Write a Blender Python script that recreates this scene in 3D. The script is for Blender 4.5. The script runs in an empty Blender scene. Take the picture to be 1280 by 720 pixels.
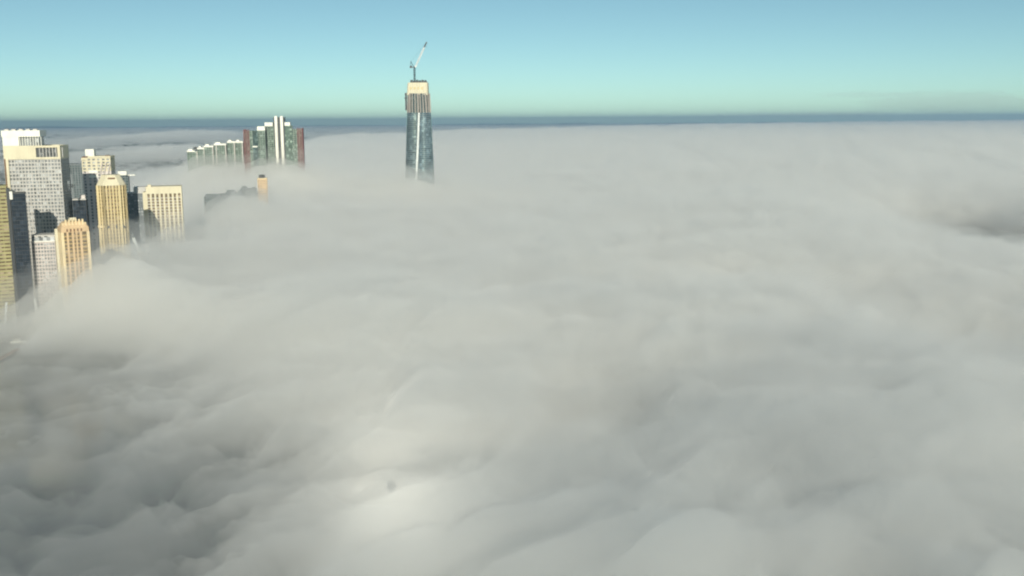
import bpy, bmesh, math, random
import numpy as np
from mathutils import Vector, Matrix
C = bpy.context.scene.collection
sc = bpy.context.scene

# ------------------------------------------------------------------ camera
F = 1300.0; H = 200.0
cam_d = bpy.data.cameras.new('camera'); cam = bpy.data.objects.new('camera', cam_d); C.objects.link(cam)
cam_d.lens = 36.0 * F / 1280; cam_d.clip_start = 0.3; cam_d.clip_end = 200000
PITCH = math.atan(213 / F) - 0.003; ROLL = math.radians(-0.40)
cam.matrix_world = Matrix.Translation((0, 0, H)) @ Matrix.Rotation(math.pi / 2 - PITCH, 4, 'X') @ Matrix.Rotation(ROLL, 4, 'Z')
sc.camera = cam
M3 = cam.matrix_world.to_3x3()
def ray(px, py):
    return (M3 @ Vector(((px - 640) / F, -(py - 360) / F, -1))).normalized()
def at(px, py, Y):            # the point of the place that lies Y metres ahead
    d = ray(px, py); return Vector((0, 0, H)) + d * (Y / d.y)
def atz(px, py, z):           # the point of the place at height z
    d = ray(px, py); return Vector((0, 0, H)) + d * ((z - H) / d.z)

# ------------------------------------------------------------------ noise
rs = np.random.RandomState(7)
PERM = rs.permutation(4096); ANG = rs.rand(4096) * 2 * np.pi
GX, GY = np.cos(ANG), np.sin(ANG)
def perlin(x, y, seed=0):
    xi = np.floor(x).astype(np.int64); yi = np.floor(y).astype(np.int64); xf = x - xi; yf = y - yi
    u = xf ** 3 * (xf * (xf * 6 - 15) + 10); v = yf ** 3 * (yf * (yf * 6 - 15) + 10)
    def g(ix, iy, dx, dy):
        h = PERM[(PERM[(ix + seed * 57) & 4095] + iy + seed * 131) & 4095]; return GX[h] * dx + GY[h] * dy
    a = g(xi, yi, xf, yf); b = g(xi + 1, yi, xf - 1, yf); c = g(xi, yi + 1, xf, yf - 1); d = g(xi + 1, yi + 1, xf - 1, yf - 1)
    return (a + u * (b - a) + v * (c - a + u * (a - b - c + d))) * 1.5
def fbm(x, y, s, octv=4, seed=0, rough=0.5):
    r = 0; a = 1; k = 1 / s
    for o in range(octv):
        r = r + a * perlin(x * k + 13.7 * o, y * k - 7.3 * o, seed + o); a *= rough; k *= 2.03
    return r
def sstep(e0, e1, x):
    t = np.clip((x - e0) / (e1 - e0), 0, 1); return t * t * (3 - 2 * t)
SKY_AIR, SKY_DUST, SKY_OZ = .5, .3, 2.0
SKY_TINT = (.84, .945, .70); SKY_STR = 0.1
HAZE_D = 3.6e-5; HAZE_COL = (.29, .45, .62)
EXPO = 0.26
BUMPS = [ # px, py, z, rx, ry, rot, dz
 (1235, 264, 50, 150, 330, -.25, -100), (1240, 238, 80, 260, 150, 0, 16), (1262, 390, 50, 90, 120, .2, -52), (800, 450, 50, 110, 90, .7, -30),
 (700, 520, 50, 60, 35, .3, -34), (105, 668, 25, 60, 40, .4, -16), (40, 540, 20, 70, 60, 0, -10), (545, 528, 50, 80, 22, .1, -22),
 (650, 560, 60, 40, 25, .2, 8), (492, 606, 62, 44, 32, 0, 22), (960, 600, 50, 60, 25, .5, -8), (880, 340, 55, 200, 60, .2, -20)]
CONTROL = [(1000, 650, 318, 100), (1180, 600, 355, 110), (840, 640, 325, 80), (520, 209, 1960, 150), (344, 198, 1940, 110), (312, 196, 1940, 110), (375, 196, 1940, 110), (300, 197, 2030, 110), (270, 197, 2030, 110), (240, 198, 2030, 110), (328, 233, 1540, 90), (292, 237, 1530, 80), (268, 237, 1510, 80),
 (205, 288, 1280, 90), (172, 306, 1120, 70), (138, 308, 1110, 70), (90, 318, 960, 70), (45, 358, 1000, 60), (5, 364, 1000, 60), (110, 310, 1230, 60)]

# ------------------------------------------------------------------ materials
def mat(name):
    m = bpy.data.materials.new(name); m.use_nodes = True; m.node_tree.nodes.clear()
    return m, m.node_tree.nodes, m.node_tree.links
def tag(o, label=None, cat=None, group=None, kind=None):
    for k, v in (('label', label), ('category', cat), ('group', group), ('kind', kind)):
        if v: o[k] = v
    return o

# ------------------------------------------------------------------ sun and sky
shadow_dir = ray(490, 607)                       # straight away from the sun
sun_to = -shadow_dir
sun_el = math.asin(sun_to.z); sun_az = math.atan2(sun_to.x, sun_to.y)
sl = bpy.data.lights.new('sun', 'SUN'); so = bpy.data.objects.new('sun', sl); C.objects.link(so)
sl.energy = 3.7; sl.angle = math.radians(0.5); sl.color = (1.0, 0.955, 0.80)
so.rotation_euler = shadow_dir.to_track_quat('-Z', 'Y').to_euler()
so.location = (0, -50, 300)
w = bpy.data.worlds.new('World'); sc.world = w; w.use_nodes = True
nt = w.node_tree; nt.nodes.clear(); N = nt.nodes.new; L = nt.links.new
sky = N('ShaderNodeTexSky'); sky.sky_type = 'NISHITA'; sky.sun_disc = False
sky.sun_elevation = sun_el; sky.sun_rotation = sun_az; sky.altitude = 200; sky.air_density = SKY_AIR; sky.dust_density = SKY_DUST; sky.ozone_density = SKY_OZ
tint = N('ShaderNodeMix'); tint.data_type = 'RGBA'; tint.blend_type = 'MULTIPLY'; tint.inputs[0].default_value = 1
tint.inputs[7].default_value = (*SKY_TINT, 1)
bg = N('ShaderNodeBackground'); bg.inputs[1].default_value = SKY_STR
wo = N('ShaderNodeOutputWorld')
L(sky.outputs[0], tint.inputs[6]); L(tint.outputs[2], bg.inputs[0]); L(bg.outputs[0], wo.inputs[0])

# ------------------------------------------------------------------ fog
def sabs(v, e=.2): return np.sqrt(v * v + e * e)
def fog_raw(x, y, hk=1.0):
    r = np.hypot(x, y)
    wx = x + 90 * fbm(x, y, 420, 3, 11); wy = y + 90 * fbm(x, y, 420, 3, 23)
    # left rim of the fog, in metres across, as one walks away from the camera
    ys = [0, 300, 450, 640, 780, 915, 1050, 1400, 2000, 3000, 4500, 6500, 10000, 20000]
    sh = np.interp(y, [0, 600, 1500, 3000], [.25, .25, .5, 1]); ex = x + (wx - x) * sh; ey = y + (wy - y) * sh
    lo = np.interp(ey, ys, [-270, -270, -280, -350, -405, -425, -520, -520, -900, -1100, -1500, -1900, -2600, -5500])
    hi = np.interp(ey, ys, [160, 170, 170, 120, 20, -190, -350, -380, -640, -750, -950, -1050, -1500, -3400])
    m = sstep(lo, hi, ex)
    az = x / np.maximum(y, 1)
    far = np.interp(az, [-.5, -.22, -.18, 0, .1, .25, .35, .5], [8000, 8000, 10500, 17500, 22000, 34000, 46000, 60000])
    m = m * (1 - sstep(far * .8, far, r * (1 + .15 * fbm(x, y, 2500, 2, 31))))
    big = fbm(wx, wy, 900, 3, 3); mid = fbm(wx, wy * .8, 260, 4, 5); far_roll = fbm(x, y * 2.2, 2600, 4, 9)
    bil = 1 - 2 * sabs(fbm(wx, wy, 230, 3, 15, .45)); b2 = 1 - 2 * sabs(fbm(wx + 60 * mid, wy, 90, 3, 55, .5))
    near = 1 - .6 * sstep(900, 2500, r); calm = (1 - .4 * (1 - sstep(350, 700, y))) * (1 - .45 * sstep(1000, 1300, y) * (1 - sstep(2200, 3000, y)))
    base = np.interp(y, [0, 300, 800, 1500, 2500, 9000], [77, 74, 69, 72, 76, 80])
    gp = atz(492, 612, 66); dome = 1 - .8 * np.exp(-((x - gp.x) ** 2 + (y - gp.y) ** 2) / 75 ** 2); calm = calm * dome
    h = base + calm * (13 * big + 9 * mid + 9 * (bil - .6)) + 5 * dome * near * (b2 - .6) + (27 * far_roll + 15 * fbm(x, y * 1.6, 620, 3, 19)) * sstep(2500, 7000, r)
    for (px, py, z, rx, ry, rot, dz) in BUMPS:
        p = atz(px, py, z); c, s_ = math.cos(rot), math.sin(rot)
        dx, dy = x - p.x, y - p.y
        q = ((dx * c + dy * s_) / rx) ** 2 + ((-dx * s_ + dy * c) / ry) ** 2
        h = h + dz * np.exp(-q)
    # thin ragged mist left over on the land outside the bank
    low = (9 + 10 * fbm(x, y, 240, 4, 41)) * (1 - sstep(900, 1500, y)) + (-4 + 19 * fbm(x, y, 900, 3, 43)) * sstep(900, 1500, y)
    hump = 85 * np.exp(-(((x + 4500) / 620) ** 2 + ((y - 14500) / 2600) ** 2)) + 40 * np.exp(-(((x + 2150) / 420) ** 2 + ((y - 6600) / 1500) ** 2)) + 45 * np.exp(-(((x + 1150) / 160) ** 2 + ((y - 3350) / 500) ** 2))
    return h * m + np.maximum(low, np.where(y > 1500, -22, 0)) * (1 - m) + hk * hump * (1 + .35 * mid) * (1 - m), m
CP = np.array([[*at(px, py, Y), R] for px, py, Y, R in CONTROL]); DD = np.hypot(CP[:, None, 0] - CP[None, :, 0], CP[:, None, 1] - CP[None, :, 1])
AA = np.exp(-(DD / CP[None, :, 3]) ** 2) + .08 * np.eye(len(CP)); WW = np.linalg.solve(AA, CP[:, 2] - fog_raw(CP[:, 0], CP[:, 1])[0])
def fog_height(x, y, hk=1.0):
    h, m = fog_raw(x, y, hk)
    for p, wt_ in zip(CP, WW): h = h + wt_ * np.exp(-((x - p[0]) ** 2 + (y - p[1]) ** 2) / p[3] ** 2)
    return h, m
def make_fog(name, off, amp, scale, sig, nth, nr, seed, color, label, hk=1.0, extra=(), aniso=0.0):
    th = np.linspace(-math.radians(62), math.radians(62), nth)
    rr = np.exp(np.linspace(math.log(45), math.log(52000), nr))
    T, R = np.meshgrid(th, rr); X = R * np.sin(T); Y = R * np.cos(T)
    h0, mm = fog_height(X, Y, hk); city = np.exp(-((X + 460) / 220) ** 2 - ((Y - 1100) / 320) ** 2)
    sw = fbm(X, Y, scale * 1.6, 3, seed + 3); c_, s_ = math.cos(.6), math.sin(.6)          # drifting streaks run with the wind
    U = (X * c_ + Y * s_) * .55 + scale * .9 * sw; V_ = (-X * s_ + Y * c_) * 1.25 + scale * .9 * fbm(X, Y, scale * 1.6, 3, seed + 5)
    n_ = fbm(U, V_, scale, 5, seed, .58); puff = .55 - 1.5 * sabs(fbm(U, V_, scale * 1.3, 4, seed + 9, .5), .1)
    gp = atz(492, 612, 66); amp = amp * (1 - .65 * np.exp(-((X - gp.x) ** 2 + (Y - gp.y) ** 2) / 70 ** 2))
    Z = h0 + off * (1 + .6 * city) + amp * (n_ + .8 * puff) * np.where(R > 4000, 1.5, 1)
    Z = np.maximum(Z, -1.0)
    co = np.stack([X, Y, Z], -1).reshape(-1, 3)
    bot = co.copy(); bot[:, 2] = -3
    V = np.concatenate([co, bot]); n = nth * nr
    i = np.arange(nr - 1)[:, None] * nth + np.arange(nth - 1)[None, :]; i = i.ravel()
    top = np.stack([i, i + nth, i + nth + 1, i + 1], -1); b = top[:, ::-1] + n
    def skirt(a): return np.stack([a[:-1], a[1:], a[1:] + n, a[:-1] + n], -1)
    r0 = np.arange(nth); r1 = r0 + (nr - 1) * nth; c0 = np.arange(nr) * nth; c1 = c0 + nth - 1
    faces = np.concatenate([top, b, skirt(r0), skirt(r1)[:, ::-1], skirt(c0)[:, ::-1], skirt(c1)])
    faces = faces[:, ::-1]
    me = bpy.data.meshes.new(name); me.vertices.add(len(V)); me.vertices.foreach_set('co', V.astype(np.float32).ravel())
    me.loops.add(len(faces) * 4); me.loops.foreach_set('vertex_index', faces.ravel().astype(np.int32))
    me.polygons.add(len(faces)); me.polygons.foreach_set('loop_start', np.arange(len(faces), dtype=np.int32) * 4)
    me.update(calc_edges=True)
    o = bpy.data.objects.new(name, me); C.objects.link(o); tag(o, label, 'fog', 'layers of the fog bank', 'stuff')
    m, nd, lk = mat(name); out = nd.new('ShaderNodeOutputMaterial')
    pv = nd.new('ShaderNodeVolumePrincipled'); pv.inputs['Color'].default_value = (*color, 1); pv.inputs['Density'].default_value = sig
    pv.inputs['Anisotropy'].default_value = aniso
    last = pv.outputs[0]
    for (rgb, g, k) in extra:
        s = nd.new('ShaderNodeVolumeScatter'); s.inputs['Color'].default_value = (*rgb, 1); s.inputs['Density'].default_value = sig * k
        s.inputs['Anisotropy'].default_value = g
        a = nd.new('ShaderNodeAddShader'); lk.new(last, a.inputs[0]); lk.new(s.outputs[0], a.inputs[1]); last = a.outputs[0]
    lk.new(last, out.inputs['Volume']); me.materials.append(m)
    try: m.cycles.homogeneous_volume = True
    except Exception: pass
    return o

# ------------------------------------------------------------------ haze box
hz = bpy.data.meshes.new('haze'); bm = bmesh.new(); bmesh.ops.create_cube(bm, size=1)
for v in bm.verts:
    v.co.x *= 124000; v.co.y *= 124000; v.co.z = 360 if v.co.z > 0 else -4
bm.to_mesh(hz); bm.free(); ho = bpy.data.objects.new('haze', hz); C.objects.link(ho)
tag(ho, 'pale bluish morning haze in the air over the city and harbour', 'haze', kind='stuff')
m, nd, lk = mat('haze'); out = nd.new('ShaderNodeOutputMaterial'); pv = nd.new('ShaderNodeVolumePrincipled')
pv.inputs['Color'].default_value = (*HAZE_COL, 1); pv.inputs['Density'].default_value = HAZE_D; pv.inputs['Anisotropy'].default_value = 0.0
lk.new(pv.outputs[0], out.inputs['Volume']); hz.materials.append(m)

# ------------------------------------------------------------------ ground
def sheet(name, z, pts, material, label=None):
    me = bpy.data.meshes.new(name); me.from_pydata([(p[0], p[1], z) for p in pts], [], [list(range(len(pts)))])
    me.materials.append(material); o = bpy.data.objects.new(name, me); C.objects.link(o); tag(o, label, None, None, 'structure'); return o
m, nd, lk = mat('ground'); out = nd.new('ShaderNodeOutputMaterial'); b = nd.new('ShaderNodeBsdfPrincipled'); lk.new(b.outputs[0], out.inputs[0])
tc = nd.new('ShaderNodeTexCoord'); n1 = nd.new('ShaderNodeTexNoise'); n1.inputs['Scale'].default_value = .004; n1.inputs['Detail'].default_value = 8
n2 = nd.new('ShaderNodeTexVoronoi'); n2.inputs['Scale'].default_value = .03
cr = nd.new('ShaderNodeValToRGB'); e = cr.color_ramp.elements
e[0].position = .35; e[0].color = (.04, .06, .05, 1); e[1].position = .65; e[1].color = (.16, .145, .12, 1)
mx = nd.new('ShaderNodeMix'); mx.data_type = 'RGBA'; mx.blend_type = 'MULTIPLY'; mx.inputs[0].default_value = .4
lk.new(tc.outputs['Object'], n1.inputs[0]); lk.new(tc.outputs['Object'], n2.inputs[0]); lk.new(n1.outputs[0], cr.inputs[0]); lk.new(cr.outputs[0], mx.inputs[6]); lk.new(n2.outputs['Color'], mx.inputs[7])
lk.new(mx.outputs[2], b.inputs['Base Color']); b.inputs['Roughness'].default_value = .9
G = m
sheet('ground', 0, [(60000 * math.cos(a * math.pi / 90), 60000 * math.sin(a * math.pi / 90)) for a in range(180)], G)

# low hills along the horizon
ha = np.radians(np.linspace(-60, 60, 500)); hx_ = np.sin(ha); hy_ = np.cos(ha); hzz = np.clip(38 + 60 * fbm(ha * 40, ha * 0, 3, 5, 88), 1, 150)
vv = [(53000 * a, 53000 * b_, -1.0) for a, b_ in zip(hx_, hy_)] + [(55500 * a, 55500 * b_, float(c)) for a, b_, c in zip(hx_, hy_, hzz)] + [(58000 * a, 58000 * b_, -1.0) for a, b_ in zip(hx_, hy_)]
q_ = len(ha); ff = [(k * q_ + i, k * q_ + i + 1, (k + 1) * q_ + i + 1, (k + 1) * q_ + i) for k in range(2) for i in range(q_ - 1)]
me = bpy.data.meshes.new('hills'); me.from_pydata(vv, [], ff); me.materials.append(G); o = bpy.data.objects.new('hills', me); C.objects.link(o); tag(o, None, None, None, 'structure')

# ------------------------------------------------------------------ building materials
def pm(name, col, rough=.7, var=.12, scale=.12, metal=0, spec=.5, streak=True):
    m, nd, lk = mat(name); out = nd.new('ShaderNodeOutputMaterial'); b = nd.new('ShaderNodeBsdfPrincipled'); lk.new(b.outputs[0], out.inputs[0])
    tc = nd.new('ShaderNodeTexCoord'); mp = nd.new('ShaderNodeMapping'); mp.inputs['Scale'].default_value = (1, 1, .25 if streak else 1)
    n = nd.new('ShaderNodeTexNoise'); n.inputs['Scale'].default_value = scale; n.inputs['Detail'].default_value = 6; n.inputs['Roughness'].default_value = .65
    cr = nd.new('ShaderNodeValToRGB'); e = cr.color_ramp.elements
    e[0].position = .3; e[1].position = .7
    e[0].color = (*[c * (1 - var) for c in col], 1); e[1].color = (*[min(1, c * (1 + var)) for c in col], 1)
    lk.new(tc.outputs['Object'], mp.inputs[0]); lk.new(mp.outputs[0], n.inputs[0]); lk.new(n.outputs[0], cr.inputs[0]); lk.new(cr.outputs[0], b.inputs['Base Color'])
    b.inputs['Roughness'].default_value = rough; b.inputs['Metallic'].default_value = metal; b.inputs['Specular IOR Level'].default_value = spec
    return m
def gm(name, col, rough=.12, blind=.25, size=3.4, metal=0):
    """window glass: every pane its own tone (blinds, lights off, sky), in cells of about SIZE metres"""
    m, nd, lk = mat(name); out = nd.new('ShaderNodeOutputMaterial'); b = nd.new('ShaderNodeBsdfPrincipled'); lk.new(b.outputs[0], out.inputs[0])
    tc = nd.new('ShaderNodeTexCoord'); mp = nd.new('ShaderNodeVectorMath'); mp.operation = 'DIVIDE'; mp.inputs[1].default_value = (size, size, 3.7)
    fl = nd.new('ShaderNodeVectorMath'); fl.operation = 'FLOOR'; wn = nd.new('ShaderNodeTexWhiteNoise'); wn.noise_dimensions = '3D'
    cr = nd.new('ShaderNodeValToRGB'); e = cr.color_ramp.elements
    e[0].position = 0; e[0].color = (*[c * .6 for c in col], 1); e[1].position = 1; e[1].color = (*[min(1, c * 1.6 + blind * .25) for c in col], 1)
    k = cr.color_ramp.elements.new(.7); k.color = (*col, 1)
    lk.new(tc.outputs['Object'], mp.inputs[0]); lk.new(mp.outputs[0], fl.inputs[0]); lk.new(fl.outputs[0], wn.inputs[0]); lk.new(wn.outputs[0], cr.inputs[0]); lk.new(cr.outputs[0], b.inputs['Base Color'])
    b.inputs['Roughness'].default_value = rough; b.inputs['Specular IOR Level'].default_value = .6; b.inputs['Metallic'].default_value = metal
    return m
MW = pm('white_cladding', (.78, .77, .70), .6, .08)
MC = pm('cream_concrete', (.66, .60, .44), .75, .1)
MCG = pm('grey_precast', (.50, .48, .45), .75, .1)
MPK = pm('pinkish_granite', (.62, .56, .53), .7, .12)
MGOLD = pm('golden_stone', (.60, .49, .27), .7, .14)
MGOLD2 = pm('ochre_stone', (.46, .33, .15), .75, .16)
MOR = pm('orange_sandstone', (.60, .43, .26), .8, .14)
MORL = pm('pale_and_lit_sandstone', (.72, .58, .36), .8, .1)
MOL = pm('olive_panel', (.36, .33, .16), .7, .15)
MDK = pm('dark_metal', (.035, .04, .045), .5, .2)
MBR = pm('brown_recess', (.16, .085, .045), .7, .2)
MRED = pm('dark_red_fin', (.17, .035, .04), .6, .15)
MGR = pm('green_grey_panel', (.19, .23, .20), .6, .2)
MSL = pm('slate_panel', (.16, .18, .19), .7, .15)
MRF = pm('roof_membrane', (.32, .31, .29), .85, .2, streak=False)
MSTEEL = pm('white_steel', (.75, .77, .76), .5, .05)
GDK = gm('dark_blue_glass', (.02, .03, .045), .15, .02)
GGY = gm('grey_window_glass', (.24, .25, .26), .2, .7)
GBR = gm('bronze_window_glass', (.19, .14, .085), .2, .45)
GTL = gm('teal_curtain_glass', (.05, .085, .085), .18, .25)
GGN = gm('green_window_glass', (.10, .15, .12), .2, .6)

class MB:
    def __init__(s): s.v = []; s.f = []
    def quadbox(s, p):                    # p: 8 points, bottom 4 ccw then top 4
        n = len(s.v); s.v += [tuple(q) for q in p]
        s.f += [(n + 3, n + 2, n + 1, n), (n + 4, n + 5, n + 6, n + 7)] + [(n + a, n + (a + 1) % 4, n + 4 + (a + 1) % 4, n + 4 + a) for a in range(4)]
    def box(s, x0, x1, y0, y1, z0, z1):
        s.quadbox([(x0, y0, z0), (x1, y0, z0), (x1, y1, z0), (x0, y1, z0), (x0, y0, z1), (x1, y0, z1), (x1, y1, z1), (x0, y1, z1)])
    def prism(s, base, z0, top=None, z1=0):
        top = top or base; n = len(s.v); k = len(base)
        s.v += [(x, y, z0) for x, y in base] + [(x, y, z1) for x, y in top]
        s.f += [tuple(range(n + k - 1, n - 1, -1)), tuple(range(n + k, n + 2 * k))] + [(n + a, n + (a + 1) % k, n + k + (a + 1) % k, n + k + a) for a in range(k)]
    def bar(s, a, b, r, sides=4):
        a, b = Vector(a), Vector(b); d = (b - a).normalized(); u = d.orthogonal().normalized(); w_ = d.cross(u); n = len(s.v)
        for p in (a, b):
            for i in range(sides):
                t = 2 * math.pi * (i + .5) / sides; q = p + (u * math.cos(t) + w_ * math.sin(t)) * r; s.v.append(tuple(q))
        s.f += [tuple(range(n + sides - 1, n - 1, -1)), tuple(range(n + sides, n + 2 * sides))] + [(n + i, n + (i + 1) % sides, n + sides + (i + 1) % sides, n + sides + i) for i in range(sides)]
    def lattice(s, a, b, wd, r, n):       # a square lattice boom from a to b
        a, b = Vector(a), Vector(b); d = (b - a).normalized(); u = d.orthogonal().normalized(); w_ = d.cross(u)
        cs = [(u * i + w_ * j) * wd / 2 for i, j in ((1, 1), (-1, 1), (-1, -1), (1, -1))]
        for c in cs: s.bar(a + c, b + c, r)
        for k in range(n):
            p, q = a.lerp(b, k / n), a.lerp(b, (k + 1) / n)
            for i in range(4):
                s.bar(p + cs[i], q + cs[(i + 1) % 4], r * .7)
    def build(s, name, m, parent=None, smooth=False):
        me = bpy.data.meshes.new(name); me.from_pydata(s.v, [], s.f); me.materials.append(m)
        if smooth:
            for p in me.polygons: p.use_smooth = True
        o = bpy.data.objects.new(name, me); C.objects.link(o); o.parent = parent; return o

def root(name, loc, yaw, label, cat, group=None):
    e = bpy.data.objects.new(name, None); C.objects.link(e); e.location = loc; e.rotation_euler = (0, 0, yaw); return tag(e, label, cat, group)
class Bld:
    """a building whose front face spans two columns of view at a given distance; local x right, y away, z up"""
    def __init__(s, name, pxl, pxr, Y, yaw, D, label, cat='tower', group=None, pyref=230):
        yaw = math.radians(yaw); c = at((pxl + pxr) / 2, pyref, Y); u = Vector((math.cos(yaw), math.sin(yaw))); v = Vector((-u.y, u.x)); ends = []
        for px in (pxl, pxr):
            d = ray(px, pyref); det = u.x * -d.y + d.x * u.y
            ends.append((-c.x * -d.y - d.x * c.y) / det)
        t0, t1 = ends; s.w = t1 - t0; s.D = D; s.Y = Y; s.px = (pxl + pxr) / 2; s.px0 = pxl; s.k = s.w / (pxr - pxl)
        m = Vector((c.x, c.y)) + u * (t0 + t1) / 2 + v * D / 2
        s.r = root(name, (m.x, m.y, 0), yaw, label, cat, group)
    def X(s, px): return -s.w / 2 + (px - s.px0) * s.k
    def Z(s, py): return at(s.px, py, s.Y).z
    def part(s, name, m, boxes):
        b = MB()
        for q in boxes: b.box(*q)
        return b.build(name, m, s.r)
    def core(s, name, m, z1, inset=.6, x0=None, x1=None):
        x0 = -s.w / 2 if x0 is None else x0; x1 = s.w / 2 if x1 is None else x1
        return s.part(name, m, [(x0 + inset, x1 - inset, -s.D / 2 + inset, s.D / 2 - inset, -1, z1)])
    def grid(s, name, m, z0, z1, bay, storey, pier, span, faces='FRLB', x0=None, x1=None, proud=.0, inset=.6):
        x0 = -s.w / 2 if x0 is None else x0; x1 = s.w / 2 if x1 is None else x1; D = s.D / 2; b = MB()
        def run(a0, a1, put):
            n = max(1, round((a1 - a0) / bay)); st = (a1 - a0) / n
            for i in range(n + 1):
                a = a0 + i * st; put(max(a0, a - pier / 2), min(a1, a + pier / 2), z0, z1, 0)
            if span > 0:
                z = z0
                while z < z1 - .2:
                    put(a0 + .01, a1 - .01, z, min(z + span, z1 - .01), .12); z += storey
        for f in faces:
            if f == 'F': run(x0, x1, lambda a, c, z, t, e: b.box(a, c, -D - proud + e, -D + inset + .1, z, t))
            if f == 'B': run(x0, x1, lambda a, c, z, t, e: b.box(a, c, D - inset - .1, D + proud - e, z, t))
            if f == 'R': run(-D + .05, D - .05, lambda a, c, z, t, e: b.box(x1 - inset - .1, x1 + proud - e, a, c, z, t))
            if f == 'L': run(-D + .05, D - .05, lambda a, c, z, t, e: b.box(x0 - proud + e, x0 + inset + .1, a, c, z, t))
        return b.build(name, m, s.r)

# ---- pale office tower with the cream top
t = Bld('office_tower', 8, 78, 1100, 12, 44, 'tall pale grey gridded office tower with white rooftop block, highest tower at the left edge')
zt = t.Z(182); zb = t.Z(199)
t.core('glazing', GGY, zt - 1); D = t.D / 2; W2 = t.w / 2
t.grid('facade_grid', MCG, 0, zb, 3.3, 3.7, .95, 1.3)
t.grid('corner_fin', MC, 0, zb + .5, 300, 4, 4.2, 0, 'F', -W2 - .2, -W2 + 4, proud=1.3)
t.part('parapet', MC, [(-W2 - .3, t.X(48), -D - .9, -D + 2, zb, zt), (t.X(48), t.X(78) + .3, -D - .9, -D + 2, zt - 2.2, zt), (t.X(75), t.X(78) + .3, -D - .9, -D + 2, zb, zt - 2.2),
    (t.X(48), t.X(75), -D - .9, -D + 2, zb, zb + 2), (W2 - 2, W2 + .3, -D + 2, D, zb, zt), (-W2 - .3, -W2 + 2, -D + 2, D, zb, zt), (-W2 + 2, W2 - 2, D - 2, D, zb, zt)])
b = MB(); b.box(t.X(48), t.X(75), -D + .6, -D + 1.6, zb + 2, zt - 2.2); lv = b.build('louvre', MSL, t.r)
b = MB(); [b.box(t.X(48) + q * 3.2, t.X(48) + q * 3.2 + .7, -D - .1, -D + .55, zb + 2, zt - 2.2) for q in range(1, 9)]; b.build('louvre_post', MCG, lv)
t.part('roof', MRF, [(-W2 + 2, W2 - 2, -D + 2, D - 2, zb + 1, zt - 1.4)])
z1 = t.Z(163); z2 = t.Z(171)
pl = t.part('roof_plant', MW, [(t.X(5), t.X(53), -D + 5, D - 8, z2, z1), (t.X(6), t.X(26), -D + 5.5, D - 9, zt - 1.4, z2)])
b = MB(); b.box(t.X(26.5), t.X(50), -D + 8, D - 10, zt - 1.4, z2); b.build('plant_screen', GGY, pl)
b = MB(); [b.box(t.X(26.5) + q * 2.6, t.X(26.5) + q * 2.6 + .6, -D + 7, -D + 7.9, zt - 1.4, z2) for q in range(9)]; b.build('screen_post', MW, pl)
b = MB(); [b.box(t.X(8) + q * 7, t.X(8) + q * 7 + 4, -D + 9, -D + 14, z1, z1 + 1.5) for q in range(5)]; b.build('vent_box', MCG, pl)
t.part('dark_slot', MBR, [(-W2 - .05, -W2 + 1.4, -D - 1.5, -D - 1.32, t.Z(235), zb + .6)])
b = MB(); random.seed(3)
for q in range(26):                         # blank service panels among the windows
    xx = -W2 + 3.3 * random.randint(8, 19); zz = 3.7 * random.randint(8, 36); b = MB(); b.box(xx + .6, xx + 2.8, -D + .2, -D + .5, zz, zz + 3.7 * random.randint(1, 7)); b.build('dark_panel', MSL, t.r)

# ---- dark glass block standing in front of it
t = Bld('glass_tower', 11.5, 30.5, 1010, 24, 20, 'very dark blue glass tower in front of the pale gridded tower')
zt = t.Z(241); t.core('glazing', GDK, zt - .8, .3); D = t.D / 2; W2 = t.w / 2
t.grid('mullions', MDK, 0, zt - 1, 2.4, 3.7, .18, .35, inset=.3)
t.part('parapet', MDK, [(-W2, W2, -D - .1, D, zt - 1, zt)])
t.part('rooftop_duct', MW, [(-W2 - .6, -W2 + 2.0, -D - .8, -D + 1.5, t.Z(249), zt + 1.5)])
t.part('side_fin', MDK, [(-W2 - 3.4, -W2 - .4, -D + 1, D, 0, zt + 4)])

# ---- olive tower cut by the frame
t = Bld('banded_tower', -46, 7.5, 1040, 26, 30, 'olive yellow tower with horizontal bands at the left edge')
zt = t.Z(233); t.core('glazing', GBR, zt - 1); D = t.D / 2; W2 = t.w / 2
t.grid('facade_bands', MOL, 0, zt - 1, 6, 3.7, .6, 2.1)
t.part('parapet', MOL, [(-W2 - .2, W2 + .2, -D - .2, D, zt - 1, zt)]); t.part('roof_plant', MGOLD2, [(-W2 + 4, W2 - 8, -D + 5, D - 6, zt, zt + 6)])

# ---- lower pale block at the foot of the tall one
t = Bld('office_block', 33, 63, 1030, 14, 24, 'lower pinkish white gridded block in front of the pale tower, base in fog')
zt = t.Z(295.5); zs = t.Z(301.5); t.core('glazing', GGY, zt - 1); D = t.D / 2; W2 = t.w / 2
t.grid('facade_grid', MPK2 if 'MPK2' in globals() else pm('pale_pink_precast', (.56, .50, .47), .75, .1), 0, zs - .5, 2.9, 3.6, .9, 1.4)
t.part('roof_slab', MW, [(-W2 - .3, W2 + .3, -D - .5, D, zs - .6, zs + .3)])
t.part('plant_wall', MCG, [(-W2 + .5, W2, -D + 1, D - 1, zs + .3, zt + 1.2)])
for q in (34, 42, 50): t.part('louvre', MDK, [(t.X(q), t.X(q + 3.8), -D + .7, -D + .98, zs + .5, zt)])
t.part('stair_core', MC, [(W2 + .1, W2 + 4.6, -D + 2, D - 4, 0, t.Z(287))])

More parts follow.
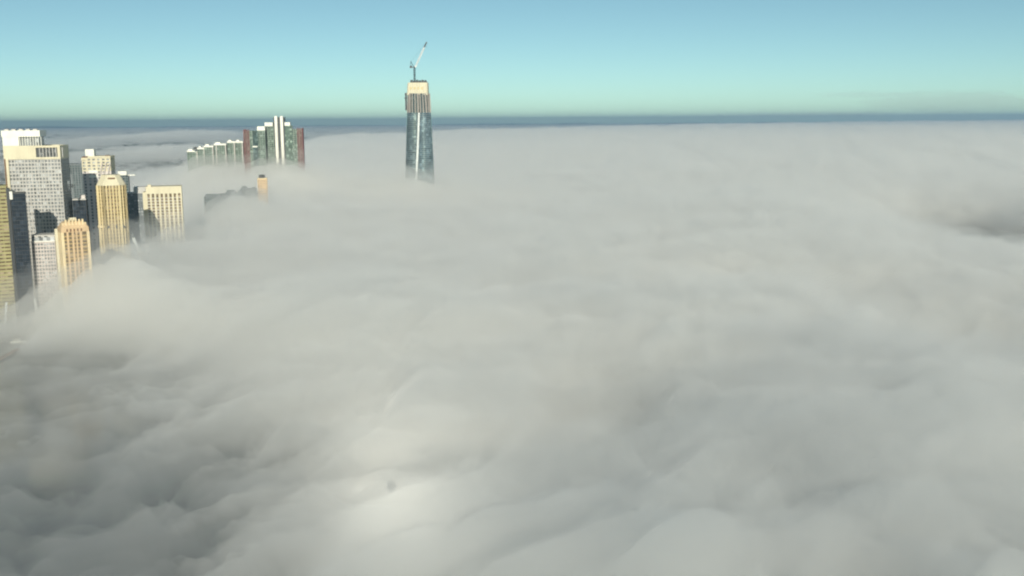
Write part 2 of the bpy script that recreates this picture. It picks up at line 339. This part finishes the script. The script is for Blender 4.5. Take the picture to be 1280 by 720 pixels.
# ---- orange sandstone tower with the battlemented crown
t = Bld('sandstone_tower', 72, 107, 990, 36, 15, 'orange sandstone tower with chamfered crown and vertical window slots, lowest of the lit towers')
zt = t.Z(276); zs = t.Z(290); D = t.D / 2; W2 = t.w / 2
t.core('glazing', GBR, zs)
xs = [-W2, t.X(74.5), t.X(78.5), t.X(81), t.X(85), t.X(87.5), t.X(90), t.X(92), t.X(95), t.X(98), W2]
t.part('wall', MOR, [(xs[i], xs[i + 1], -D, -D + .8, 0, zs) for i in range(0, 10, 2)] + [(W2 - .8, W2, -D + .8, D, 0, zs), (-W2 + .8, W2 - .8, D - .8, D, 0, zs)] )
t.part('corner_pier', MORL, [(-W2 - .3, -W2 + 2.2, -D - .3, -D + 1.5, 0, zs), (W2 - 2.2, W2 + .3, -D - .3, -D + 1.5, 0, zs)])  # paler corners, the left corner's highlight put into the stone colour
t.grid('side_wall', MORL, 0, zs, 3, 3.6, 1.6, 1.3, 'L')  # left face in paler stone, its stronger light painted into the colour
t.part('spandrels', MGOLD2, [(-W2 + 2.3, W2 - 2.3, -D + .12, -D + .7, z * 3.6, z * 3.6 + 1.1) for z in range(int(zs // 3.6))])
t.part('red_recess', MRED, [(t.X(96), t.X(97.7), -D + .02, -D + .1, zs - 24, zs - 3)])
c0 = [(-W2, -D), (W2, -D), (W2, D), (-W2, D)]; k = 4.2
b = MB(); b.prism(c0, zs, None, zs + 4); b.prism(c0, zs + 4, [(-W2 + k, -D + 2), (W2 - k, -D + 2), (W2 - k, D - 2), (-W2 + k, D - 2)], zt - 1); cw = b.build('crown', MOR, t.r)
b = MB()
for q in range(6):
    xx = -W2 + k + q * (2 * W2 - 2 * k - 1.4) / 5; b.box(xx, xx + 1.4, -D + .9, -D + 3, zs + 4.2, zt + 1.2)
b.box(-W2 + 1.5, -W2 + 4, -D + 2, -D + 4, zs + 3, zt - 2); b.box(W2 - 4, W2 - 1.5, -D + 2, -D + 4, zs + 3, zt - 2); b.build('pinnacle', MORL, cw)
for q in range(5):
    b = MB(); xx = -W2 + 4.6 + q * (2 * W2 - 9) / 5; b.box(xx, xx + 1.5, -D - .06, -D + .3, zs + .6, zs + 3.2); b.build('attic_window', MBR, cw)
t.part('roof_lantern', MC, [(-3, 3, -2, 3, zt - 1, zt + 2.5)])

# ---- dark block, and between them a tower whose shade is painted slate grey
t = Bld('dark_block', 89, 106, 1130, 18, 20, 'dark blue black glass block behind the orange sandstone tower')
zt = t.Z(249); t.core('glazing', GDK, zt - 1, .3); D = t.D / 2; W2 = t.w / 2; t.grid('mullions', MDK, 0, zt - 1, 3, 3.7, .2, .3, inset=.3)
t.part('parapet', MCG, [(-W2, W2, -D - .1, D, zt - 1, zt + .4)]); t.part('roof_plant', MPK, [(-W2 + 7, W2 - 1, -D + 4, D - 3, zt + .4, zt + 4)])
t = Bld('shaded_tower', 88, 105, 1700, 14, 26, 'hazy tower, its shade painted in as slate grey, between the pale gridded tower and the pinkish tower')
zt = t.Z(205); t.core('glazing', GTL, zt - 1); D = t.D / 2; W2 = t.w / 2; t.grid('facade_grid', MSL, 0, zt - 1, 4, 3.8, 1.5, 1.6)
t.part('parapet', MSL, [(-W2, W2, -D - .2, D, zt - 1, zt + .5)])

# ---- pinkish tower with cream top
t = Bld('granite_tower', 104, 140, 1250, 12, 32, 'pinkish grey tower with cream top storeys and a pale box on its roof')
zt = t.Z(196); zs = t.Z(214); D = t.D / 2; W2 = t.w / 2
t.core('glazing', GGY, zt - 2)
t.grid('facade_grid', MPK, 0, zs, 5.2, 3.7, 3.0, 1.2)
t.grid('upper_storeys', MC, zs, zt - 1, 5.5, 3.7, 2.4, 1.8)
t.part('parapet', MC, [(t.X(112), W2 + .4, -D - .5, D, zt - 1, zt + .8), (-W2 - .4, t.X(112), -D - .5, D, zt - 3.6, zt - 1.6)])
t.part('corner_plant', MBR, [(-W2 + .5, t.X(112), -D + .5, D - 4, zt - 1.6, zt + .4)])
t.part('roof_box', MW, [(t.X(108), t.X(119), -D + 6, D - 12, zt + .8, t.Z(186.5))]);
t.part('pale_bay', MW, [(t.X(112), t.X(123), -D - .6, -D + .3, t.Z(216), t.Z(213)), (t.X(112), t.X(123), -D - .6, -D + .3, t.Z(222), t.Z(219))])
t.part('roof_vent', MBR, [(t.X(137) - 3, t.X(137) + 2, -D + .2, -D + 5, zt + .8, zt + 1.8)])
b = MB()
for q in range(3): b.bar((t.X(126 + 5 * q), -D - 1.2, t.Z(218)), (t.X(130 + 5 * q), -D - 1.2, t.Z(203)), .7)
b.build('sloping_brace', MPK, t.r)

# ---- golden tower with eight-sided crown
t = Bld('golden_tower', 121, 156, 1130, 20, 30, 'golden stone tower with chamfered octagonal crown and tall vertical fins, beside the pinkish tower')
zt = t.Z(219.5); zs = t.Z(232); D = t.D / 2; W2 = t.w / 2; c = 6
octo = lambda e, cc: [(-W2 + cc + e, -D + e), (W2 - cc - e, -D + e), (W2 - e, -D + cc + e), (W2 - e, D - cc - e), (W2 - cc - e, D - e), (-W2 + cc + e, D - e), (-W2 + e, D - cc - e), (-W2 + e, -D + cc + e)]
b = MB(); b.prism(octo(.9, c), -1, None, zs); b.build('glazing', GBR, t.r)
o_ = octo(0, c); finb = MB(); spb = MB()
for i in range(8):
    p, q = Vector(o_[i]), Vector(o_[(i + 1) % 8]); n = 5 if (q - p).length > 12 else 2
    for k in range(n + (i % 2)):
        r_ = p.lerp(q, k / n); wd = 1.25 if k in (0, n) else .75; finb.box(r_.x - wd, r_.x + wd, r_.y - wd * .8, r_.y + wd * .8, 0, zs)
b = finb; b.build('stone_fin', MGOLD, t.r)
b = MB()
for z in range(int(zs // 3.7)): b.prism(octo(.55, c), z * 3.7, None, z * 3.7 + 1.15)
b.build('spandrels', MGOLD2, t.r)
b = MB(); b.prism(octo(-.4, c), zs, None, zs + 1.5); b.prism(octo(-.4, c), zs + 1.5, octo(4.5, c - 1), zt - .8); b.prism(octo(4.5, c - 1), zt - .8, None, zt + .4); cw = b.build('crown', MC, t.r)
b = MB(); b.box(t.X(135), t.X(144), -D + 2.2, -D + 3.4, zt - 4, zt - 2.4); b.build('dark_plate', MBR, cw)
t.part('ledge', MORL, [(-W2 - 2, -W2 + 5, -D + 3, -D + 9, t.Z(284.5), t.Z(282))])
for q in (132, 142, 151): t.part('dark_opening', MDK, [(t.X(q) - .9, t.X(q) + .9, -D - .8, -D + .2, t.Z(285), t.Z(282))])

# ---- small ones behind
t = Bld('white_roofed_block', 149, 161, 1450, 16, 18, 'small block with bright white roof behind the golden tower')
zt = t.Z(214); zs = t.Z(219); t.core('glazing', GTL, zs); D = t.D / 2; W2 = t.w / 2; t.grid('facade_grid', MSL, 0, zs, 4, 3.8, 1.2, 1.2)
t.part('white_roof', MW, [(-W2 - .6, W2 - 2, -D - .5, D, zs, zt), (W2 - 2, W2 + 9, -D + 3, D, zs - 1, zs + .6)])
t = Bld('grey_block', 158, 181, 1380, 14, 24, 'misty blue grey block with pale stepped roof left of the cream finned tower')
zt = t.Z(241); t.core('glazing', GGY, zt - 1); D = t.D / 2; W2 = t.w / 2; t.grid('facade_grid', MSL, 0, zt - 1, 3.6, 3.7, 1.6, 1.8)
t.part('roof_slab', MCG, [(-W2, W2, -D - .3, D, zt - 1, zt)]); t.part('roof_plant', MPK3 if 'MPK3' in globals() else MCG, [(t.X(166), W2, -D + 3, D - 3, zt, t.Z(234))])
t = Bld('finned_tower', 182, 226, 1300, 16, 26, 'cream tower with widely spaced vertical fins, fading into fog at the city edge')
zt = t.Z(233); zs = t.Z(242); t.core('glazing', GBR, zt - 1, 1.1); D = t.D / 2; W2 = t.w / 2
t.grid('vertical_fins', MC, 0, zs, 5.4, 3.7, 2.3, 0, inset=1.1, proud=.4); t.part('spandrels', MCG, [(-W2 + .6, W2 - .6, -D + .7, D - .7, z * 3.7, z * 3.7 + 1.2) for z in range(int(zs // 3.7))])
t.part('parapet', MC, [(-W2 - .4, W2 + .4, -D - .6, D, zs, zt)]); t.part('roof_turret', MC, [(-W2 + 2, -W2 + 6, -D + 1, -D + 6, zt, zt + 2.6)]); t.part('side_wing', MC, [(-W2 - 4.5, -W2 - .5, -D + 3, D, 0, zs + 2)])

# ---- stepped row beyond (white roofs, green grey fronts)
ROW = [(236, 249, 188, 'faintest and lowest, at the left end of the row'), (249, 258, 184.5, 'second from the left end'), (257.5, 269, 182, 'third from the left end, white pier beside it'), (270, 285, 179.5, 'broadest, with a pair of white piers'), (286.5, 296, 176.5, 'next to the tallest one'), (296.5, 306, 176.5, 'beside the red finned tower')]
for i, (a, c_, py, ds) in enumerate(ROW):
    t = Bld('stepped_block', a, c_, 2050 - i * 8, 8, 22, 'green grey block with white roof, ' + ds, 'block', 'stepped blocks left of the red finned towers')
    zt = t.Z(py); D = t.D / 2; W2 = t.w / 2; t.core('glazing', GGN, zt - 3); t.grid('facade_grid', MGR, 0, zt - 3, 4.5, 3.8, 1.2, 1.0)
    t.part('white_roof', MW, [(-W2 - .3, W2 + .3, -D - .5, D, zt - 3, zt)]); t.part('roof_plant', MW, [(-W2 + 2, 0, -D + 4, D - 4, zt, zt + 2.5)])
    t.part('pier', MCG, [(W2 - 2.2, W2 - .2, -D - .7, -D + .4, 0, zt - 3)] + ([(-W2 + 3, -W2 + 5, -D - .7, -D + .4, 0, zt - 3)] if i in (3,) else []))
    if i == 1: t.part('dark_roof_shed', MDK, [(-W2 - 7, -W2 - .5, -D, D - 4, zt - 4, zt + 1)])

# ---- three towers with red fins and white cores
t = Bld('red_finned_tower', 308, 334, 1960, 8, 34, 'green glass tower with dark red fins on its left end and stepped white roof')
zt = t.Z(162.5); D = t.D / 2; W2 = t.w / 2; t.core('glazing', GGN, zt - 1); t.grid('facade_grid', MGR, 0, zt - 1, 5, 3.9, .9, .8, 'FRB')
fx = MB()
for q in range(5): fx.box(-W2 - 1 + q * 2.3, -W2 + .1 + q * 2.3, -D - 1.6, -D + .2, 0, zt + 1)
for q in range(8): fx.box(-W2 - 1.5, -W2 + .2, -D + 1 + q * 4, -D + 2.4 + q * 4, 0, zt + 1)
fx.build('red_fin', MRED, t.r); t.part('blue_glass_bay', GTL, [(t.X(318.5), t.X(325), -D - .8, -D + .3, 0, zt - 2)]); t.part('white_roof', MW, [(t.X(324.5), W2, -D, D - 4, zt - 1, t.Z(158))]); t.part('white_ledge', MW, [(t.X(318), t.X(324), -D - 1.2, -D - .85, t.Z(184), t.Z(182.5))])
t = Bld('white_core_tower', 334, 358.5, 2000, 8, 38, 'tallest waterfront tower with a pair of full height white cores on its front')
zt = t.Z(157); D = t.D / 2; W2 = t.w / 2; t.core('glazing', GGN, zt - 1); t.grid('facade_grid', MGR, 0, zt - 1, 5, 3.9, .9, 1.0)
t.part('white_roof', MW, [(-W2, t.X(344), -D - .2, D - 6, zt - 1, t.Z(153))]); t.part('dark_shaft', MDK, [(t.X(345.2), t.X(358.6), -D - 1.5, D - 8, 0, t.Z(146.5))])
for q in (346.6, 353.6): t.part('white_core', MW, [(t.X(q), t.X(q + 3.4), -D - 4, -D - 1.5, 0, t.Z(145))])
t = Bld('red_ended_tower', 359, 380, 1960, 8, 34, 'green glass tower with dark red fins on its right end, right of the white cores')
zt = t.Z(160.5); D = t.D / 2; W2 = t.w / 2; t.core('glazing', GGN, zt - 1); t.grid('facade_grid', MGR, 0, zt - 1, 5, 3.9, .9, .8, 'FLB')
t.part('tall_bay', GGN, [(-W2 - .3, t.X(368), -D - .9, D - 6, 0, t.Z(157))]); t.part('white_roof', MW, [(-W2 - .3, t.X(365.5), -D - .9, D - 7, t.Z(157), t.Z(152.8))])
fx = MB()
for q in range(5): fx.box(W2 + 1 - q * 2.2 - 1.1, W2 + 1 - q * 2.2, -D - 1.6, -D + .2, 0, zt + .6)
for q in range(8): fx.box(W2 - .2, W2 + 1.5, -D + 1 + q * 4, -D + 2.4 + q * 4, 0, zt + .6)
fx.build('red_fin', MRED, t.r)

# ---- roofs in the hollow of the fog; the dark ones have shade in their colour
t = Bld('sandstone_block', 322, 334, 1560, 12, 16, 'small orange sandstone block rising alone out of the fog below the red finned towers')
zt = t.Z(223); D = t.D / 2; W2 = t.w / 2; t.core('glazing', GBR, zt - 1); t.grid('facade_grid', MOR, 0, zt - 1, 3.6, 3.7, 1.8, 1.6)
t.part('parapet', MORL, [(-W2 - .2, W2 + .2, -D - .3, D, zt - 1, zt + .3)]); t.part('roof_plant', MDK, [(-W2 + 2, W2 - 3, -D + 3, D - 3, zt + .3, t.Z(218.8))])
for i, (a, c_, py, Y, ds) in enumerate([(300, 320, 236, 1590, 'just left of the small orange block'), (281, 303, 241, 1570, 'middle of the three'), (254, 284, 246, 1540, 'broadest and deepest in the fog')]):
    t = Bld('shaded_block', a, c_, Y, 12, 20, 'block with its shade painted dark grey, barely showing through fog, ' + ds, 'block', 'dark blocks in the hollow of the fog')
    zt = t.Z(py); D = t.D / 2; W2 = t.w / 2; t.core('glazing', GTL, zt - 1); t.grid('facade_grid', MSL, 0, zt - 1, 4, 3.7, 1.4, 1.5); t.part('roof', MSL, [(-W2, W2, -D - .2, D, zt - 1, zt)])
    t.part('roof_plant', MSL, [(-W2 + 2, W2 * (-.2 + .3 * i), -D + 3, D - 5, zt, zt + 3.5)]); t.part('lift_house', MSL, [(W2 * .45, W2 - 1, -D + 4, D - 6, zt, zt + 2 + i)]); t.part('side_wing', MSL, [(W2 + .1, W2 + 7, -D + 2, D - 2, 0, zt - 6)])

# ------------------------------------------------------------------ the twisting tower under construction
Yc = 1980; cb = at(525, 170, Yc)
def cz(py): return at(522, py, Yc).z
tw = root('twisted_glass_tower', (cb.x, Yc, 0), 0, 'tapering twisted glass skyscraper under construction rising alone from the fog', 'skyscraper')
zglass = cz(141); zcage = cz(117); ztop = cz(102); mpx = Yc / F
def ring(z, n=72, shrink=0.0):
    f = z / ztop; tww = math.radians(52 * f - 66)
    R = (22.5 + 12 * (1 - f) ** 1.1 - 1.5 * f) * 1.0
    cx = (514.5 + 9.5 * 0 - 525) * mpx * 0 + (1 - f) * 2.5 - 1.6
    pts = []
    for i in range(n):
        a = 2 * math.pi * i / n; lob = abs(math.cos(1.5 * (a - tww)))          # three petals
        r = R * (.70 + .30 * lob ** .8) - shrink
        pts.append((cx + r * math.cos(a), r * math.sin(a)))
    return pts
def loft(z0, z1, step, shrink=0):
    b = MB(); n = 72; zs_ = list(np.arange(z0, z1, step)) + [z1]
    for z in zs_: b.v += [(x, y, z) for x, y in ring(z, n, shrink)]
    for k in range(len(zs_) - 1):
        for i in range(n): b.f.append((k * n + i, k * n + (i + 1) % n, (k + 1) * n + (i + 1) % n, (k + 1) * n + i))
    b.f.append(tuple(range(n - 1, -1, -1))); m_ = (len(zs_) - 1) * n; b.f.append(tuple(range(m_, m_ + n))); return b
GC = gm('teal_tower_glass', (.20, .26, .28), .14, .2, 4.4, .6)
loft(0, zglass, 3.6).build('glass_skin', GC, tw)
b = MB(); n = 72
for j in range(int(zglass // 3.6)):
    z = j * 3.6; p = ring(z, n, -.28); k = len(b.v); b.v += [(x, y, z) for x, y in p] + [(x, y, z + .7) for x, y in ring(z + .7, n, -.28)]
    b.f += [(k + i, k + (i + 1) % n, k + n + (i + 1) % n, k + n + i) for i in range(n)]
b.build('floor_line', MSL, tw)
# ribs along the twist, white to paint the highlight between the facets
for lobe in range(3):
    for off in (-.50, .50):
        prev = None; b = MB()
        for z in np.arange(0, zglass, 7.2):
            f = z / ztop; a = math.radians(52 * f - 66) + lobe * 2 * math.pi / 3 + 2 * math.pi / 6 + off * .12
            R = (22.5 + 12 * (1 - f) ** 1.1 - 1.5 * f) * .735; cx = (1 - f) * 2.5 - 1.6; p = (cx + R * math.cos(a), R * math.sin(a), z)
            if prev: b.bar(prev, p, 1.15)
            prev = p
        b.build('highlight_rib', MSTEEL, tw)
loft(zglass, zcage, 3.6, 2.2).build('unfinished_floors', GTL, tw)
b = MB()
for z in np.arange(zglass, zcage + .1, 3.6):
    k = len(b.v); b.v += [(x, y, z) for x, y in ring(z, n, .6)] + [(x, y, z + .5) for x, y in ring(z, n, .6)]
    b.f += [(k + i, k + (i + 1) % n, k + n + (i + 1) % n, k + n + i) for i in range(n)] + [tuple(range(k + n, k + 2 * n)), tuple(range(k + n - 1, k - 1, -1))]
b.build('floor_slab', MSL, tw)
b = MB(); A0, A1 = ring(zglass, 24, .9), ring(zcage, 24, .9)
for i in range(24): b.bar((*A0[i], zglass), (*A1[i], zcage), 1.0 if i % 3 else 1.6)
b.build('column', pm('raw_concrete', (.40, .36, .33), .8, .2), tw)
b = MB(); x0, x1 = (510.5 - 525) * mpx, (536.5 - 525) * mpx
k = 3
b.prism([(x0 + 1, -14), (x1 - 1, -14), (x1, -11), (x1, 13), (x0, 13), (x0, -11)], cz(119), [(x0 + 3, -13), (x1 - 1.2, -13), (x1 - .5, -11), (x1 - .5, 12), (x0 + 2.2, 12), (x0 + 2.2, -11)], cz(103.5)); sc_ = b.build('protection_screen', MC, tw)
b = MB()
for q in range(9): xx = x0 + 3 + q * (x1 - x0 - 6) / 8; b.bar((xx, -14.2, cz(118)), (xx, -13.4, cz(104.5)), .3)
b.build('screen_post', MCG, sc_)
for q in range(4): b = MB(); b.box(x0 + 6 + q * 7, x0 + 10 + q * 7, -14.4, -13.6, cz(112), cz(109)); b.build('screen_panel', MGOLD, sc_)
b = MB(); b.box((514.8 - 525) * mpx, (535 - 525) * mpx, -8, 8, cz(103.5), cz(102)); [b.box((515 + q * 3.4 - 525) * mpx, (517.3 + q * 3.4 - 525) * mpx, -7, 6, cz(102), cz(100 + .5 * (q % 2))) for q in range(6)]; b.build('work_deck', MDK, tw)
b = MB(); xl = (507 - 525) * mpx; b.box(xl + 1.5, xl + 4, -6, 2, cz(138), cz(116)); b.box(xl, xl + 5, -7, 3, cz(123), cz(122)); b.build('builders_hoist', MDK, tw)
# tower crane on top
def crane(loc, yaw, mast_h, boom_len, boom_ang, label, wd=2.2, mm=None, group=None):
    r = root('tower_crane', loc, yaw, label, 'crane', group); mm = mm or MDK
    b = MB(); b.lattice((0, 0, -6), (0, 0, mast_h), wd, .32, max(3, int(mast_h / 3))); b.build('mast', mm, r)
    b = MB(); b.box(-7, 3, -1.6, 1.6, mast_h, mast_h + 1.6); b.box(-8.5, -4.5, -1.9, 1.9, mast_h - 1, mast_h + 3.2); b.build('machine_deck', mm, r)
    b = MB(); b.box(1.2, 3.2, -3.2, -1.7, mast_h + .2, mast_h + 2.8); b.build('cab', MSTEEL, r)
    b = MB(); b.bar((-1, -1, mast_h + 1.6), (-6.5, 0, mast_h + 11), .4); b.bar((-1, 1, mast_h + 1.6), (-6.5, 0, mast_h + 11), .4); b.bar((-6.5, 0, mast_h + 1.6), (-6.5, 0, mast_h + 11), .35); b.build('a_frame', mm, r)
    e = (2 + boom_len * math.cos(boom_ang), 0, mast_h + 1.6 + boom_len * math.sin(boom_ang)); m1 = tuple(Vector((2, 0, mast_h + 1.6)).lerp(Vector(e), .78))
    b = MB(); b.lattice((2, 0, mast_h + 1.6), m1, 1.9, .36, 12); bo = b.build('boom', MSTEEL, r)
    b = MB(); b.lattice(m1, e, 1.6, .34, 4); b.build('boom_tip', MSL, bo)
    b = MB(); b.bar((-6.5, 0, mast_h + 11), e, .1); b.bar(e, (e[0], 0, e[2] - 14), .08); b.build('cable', MDK, r); return r
ct = at(518.5, 101, Yc); crane((ct.x, Yc - 3, ct.z), math.radians(8), at(518.5, 84.5, Yc).z - ct.z, 50, math.radians(64), 'white luffing boom crane standing on top of the twisted glass skyscraper')
# a crane boom leaning in the fog
g1 = at(174, 318, 1120); crane((g1.x + 2, 1120, 0), math.radians(180), g1.z, 22, math.radians(72), 'small white crane boom half lost in fog right of the golden tower', mm=MCG)
# ---- masts and boats at the water's edge
for (a, c_, Y, ds) in (((4, 393), (8, 378), 1000, 'leaning white mast above the shore at the left edge'), ((48, 393), (43, 374), 1000, 'leaning white mast at the foot of the pinkish white block')):
    p, q = at(*a, Y), at(*c_, Y); r = root('mast', (p.x, Y, 0), 0, ds, 'mast'); b = MB(); b.lattice((0, 0, 0), (q.x - p.x, 0, q.z), 1.0, .28, 8); b.build('pole', MSTEEL, r)
    b = MB(); b.box(-1.5, 1.5, -1.5, 1.5, -.2, 1.0); b.build('base', MCG, r)
def boat(px, py, L_, yaw, label):
    p = atz(px, py, 1); r = root('motor_boat', (p.x, p.y, .1), yaw, label, 'boat'); wd = L_ * .17; b = MB()
    b.prism([(-L_ / 2, -wd * .8), (L_ * .2, -wd * .8), (L_ / 2, 0), (L_ * .2, wd * .8), (-L_ / 2, wd * .8)], -.3, [(-L_ / 2, -wd), (L_ * .22, -wd), (L_ / 2 + .8, 0), (L_ * .22, wd), (-L_ / 2, wd)], 1.4); b.build('hull', MW, r)
    b = MB(); b.prism([(-L_ * .28, -wd * .7), (L_ * .15, -wd * .7), (L_ * .15, wd * .7), (-L_ * .28, wd * .7)], 1.4, [(-L_ * .24, -wd * .55), (L_ * .06, -wd * .55), (L_ * .06, wd * .55), (-L_ * .24, wd * .55)], 3.4); cbn = b.build('cabin', MW, r)
    b = MB(); b.box(-L_ * .2, L_ * .09, -wd * .68, wd * .68, 2.0, 2.8); b.build('window_strip', MDK, cbn)
boat(23, 427, 13, .25, 'white motor boat moored by the brown wharf')
# wharf
p0, p1 = atz(-40, 470, 1.5), atz(26, 436, 1.5)
wr = root('wharf', ((p0.x + p1.x) / 2, (p0.y + p1.y) / 2, 0), .1, 'brown timber wharf at the left edge seen through thin fog', 'wharf'); hx, hy = (p1.x - p0.x) / 2, (p1.y - p0.y) / 2
MWD = pm('wharf_timber', (.24, .15, .09), .85, .2); b = MB(); b.box(-abs(hx) , abs(hx), -abs(hy), abs(hy), 1.2, 1.9); b.build('deck', MWD, wr)
for x in np.linspace(-abs(hx) + 2, abs(hx) - 2, 9):
    b = MB(); b.bar((x, -abs(hy) + 1, -1), (x, -abs(hy) + 1, 1.2), .35, 6); b.build('pile', MDK, wr)

# ---- water and streets
def flat(name, col, rough, z, pts, var=.25, scale=.02):
    return sheet(name, z, pts, pm(name, col, rough, var, scale, streak=False))
wx = [(-395, -500), (2600, -500), (3200, 3500), (1200, 5200), (-300, 2600), (-420, 1500), (-400, 1100), (-470, 960), (-560, 930), (-640, 700), (-520, 300)]
wt = flat('water', (.018, .035, .033), .12, .12, wx)
road = flat('road', (.05, .05, .05), .85, .05, [(-900, 985), (-400, 1010), (-398, 1022), (-900, 997)])
for q in range(24):
    pass
flat('promenade', (.30, .27, .23), .85, .054, [(-900, 935), (-565, 938), (-478, 968), (-412, 1082), (-424, 1084), (-486, 978), (-566, 950), (-900, 948)])

# ------------------------------------------------------------------ helicopter that carries the camera; its shadow falls on the fog
hr = root('helicopter', (0, -1.6, H + .95), 0, 'small helicopter hovering above the fog, the one whose shadow lies in the glow', 'helicopter')
b = MB(); n = 14; prof = [(0.0, .25, 0), (-.5, .8, .05), (-1.4, 1.12, .15), (-2.6, 1.15, .2), (-3.6, .85, .3), (-4.6, .38, .5), (-8.6, .2, .75)]
for (y, r_, zo) in prof: b.v += [(r_ * .92 * math.cos(2 * math.pi * i / n), y, zo + r_ * math.sin(2 * math.pi * i / n)) for i in range(n)]
for k in range(len(prof) - 1): b.f += [(k * n + i, (k + 1) * n + i, (k + 1) * n + (i + 1) % n, k * n + (i + 1) % n) for i in range(n)]
b.f += [tuple(range(n)), tuple(range(7 * n - 1, 6 * n - 1, -1))]; b.build('fuselage', MSL, hr, True)
b = MB(); b.box(-.12, .12, -2.3, -2.0, 1.2, 1.95); b.build('rotor_mast', MDK, hr)
for q in range(3):
    a = math.radians(30 + 120 * q); b = MB(); b.bar((0, -2.15, 1.98), (5.2 * math.cos(a), -2.15 + 5.2 * math.sin(a), 2.02), .13); b.build('rotor_blade', MDK, hr)
b = MB(); b.box(-.06, .06, -9.0, -8.2, .3, 2.0); b.build('tail_fin', MSL, hr)
for sx in (-1, 1):
    b = MB(); b.bar((sx * 1.05, -.6, -1.35), (sx * 1.05, -3.8, -1.35), .06, 6); b.bar((sx * .7, -1.3, -.75), (sx * 1.05, -1.3, -1.35), .05, 6); b.bar((sx * .7, -3, -.6), (sx * 1.05, -3, -1.35), .05, 6); b.build('skid', MDK, hr)

# ------------------------------------------------------------------ faint distant clouds low over the horizon
mc, nd, lk = mat('cloud'); out = nd.new('ShaderNodeOutputMaterial'); pv = nd.new('ShaderNodeVolumePrincipled')
pv.inputs['Color'].default_value = (.9, .96, 1, 1); pv.inputs['Density'].default_value = 4.5e-5; lk.new(pv.outputs[0], out.inputs['Volume'])
for (px, py, wpx, hpx, ds) in ((1190, 128, 230, 13, 'broad faint bluish cloud band low on the right horizon'), (1080, 118, 120, 4, 'thin faint streak of cloud above the broad band'), (1010, 143, 260, 3, 'long thin grey cloud streak touching the horizon'), (2, 121, 22, 2.5, 'tiny grey cloud streak at the left edge of the sky'), (104, 132, 22, 2.2, 'tiny grey cloud streak above the pinkish tower')):
    Yd = 90000; c = at(px, py, Yd); bm = bmesh.new(); bmesh.ops.create_icosphere(bm, subdivisions=5, radius=1)
    X_ = np.array([v.co[:] for v in bm.verts]); nz = fbm(X_[:, 0] * 3 + px, X_[:, 2] * 1.2 + X_[:, 1], 1, 4, 77)
    for v, q in zip(bm.verts, nz): v.co = (v.co.x * wpx / F * Yd * .5 * (1 + .25 * q), v.co.y * wpx / F * Yd * .22, v.co.z * hpx / F * Yd * (1 + .5 * q))
    me = bpy.data.meshes.new('cloud'); bm.to_mesh(me); bm.free(); me.materials.append(mc); o = bpy.data.objects.new('cloud', me); C.objects.link(o); o.location = c; tag(o, ds, 'cloud', None, 'stuff')
GL = [((1, .12, .10), -.905, .018), ((0, .88, .9), -.94, .0068)]
GL2 = [((1, .92, .86), -.925, .0048)]
K = (.994, .992, .979)
make_fog('fog_wisps', 13, 16, 100, .0024, 600, 400, 71, K, 'drifting wisps on top of the fog bank', hk=1, aniso=.04)
make_fog('fog_fringe', -2, 11, 90, .009, 600, 400, 81, K, 'soft fringe of the fog bank', hk=1, extra=GL, aniso=.06)
make_fog('fog_bank', -18, 10, 110, .035, 800, 480, 91, K, 'dense grey body of the fog bank', hk=.5, extra=GL2, aniso=.08)
sc.cycles.max_bounces = 16; sc.cycles.volume_bounces = 9; sc.cycles.diffuse_bounces = 3; sc.cycles.glossy_bounces = 3
sc.cycles.transparent_max_bounces = 64
sc.cycles.use_adaptive_sampling = True; sc.cycles.adaptive_threshold = .03
sc.cycles.use_denoising = True; sc.cycles.sample_clamp_indirect = 8
vs = sc.view_settings; sc.display_settings.display_device = 'sRGB'
vs.view_transform = 'Standard'; vs.look = 'None'; vs.gamma = 1; vs.exposure = EXPO
sc.cycles.pixel_filter_type = 'BLACKMAN_HARRIS'; sc.cycles.filter_width = 2.1
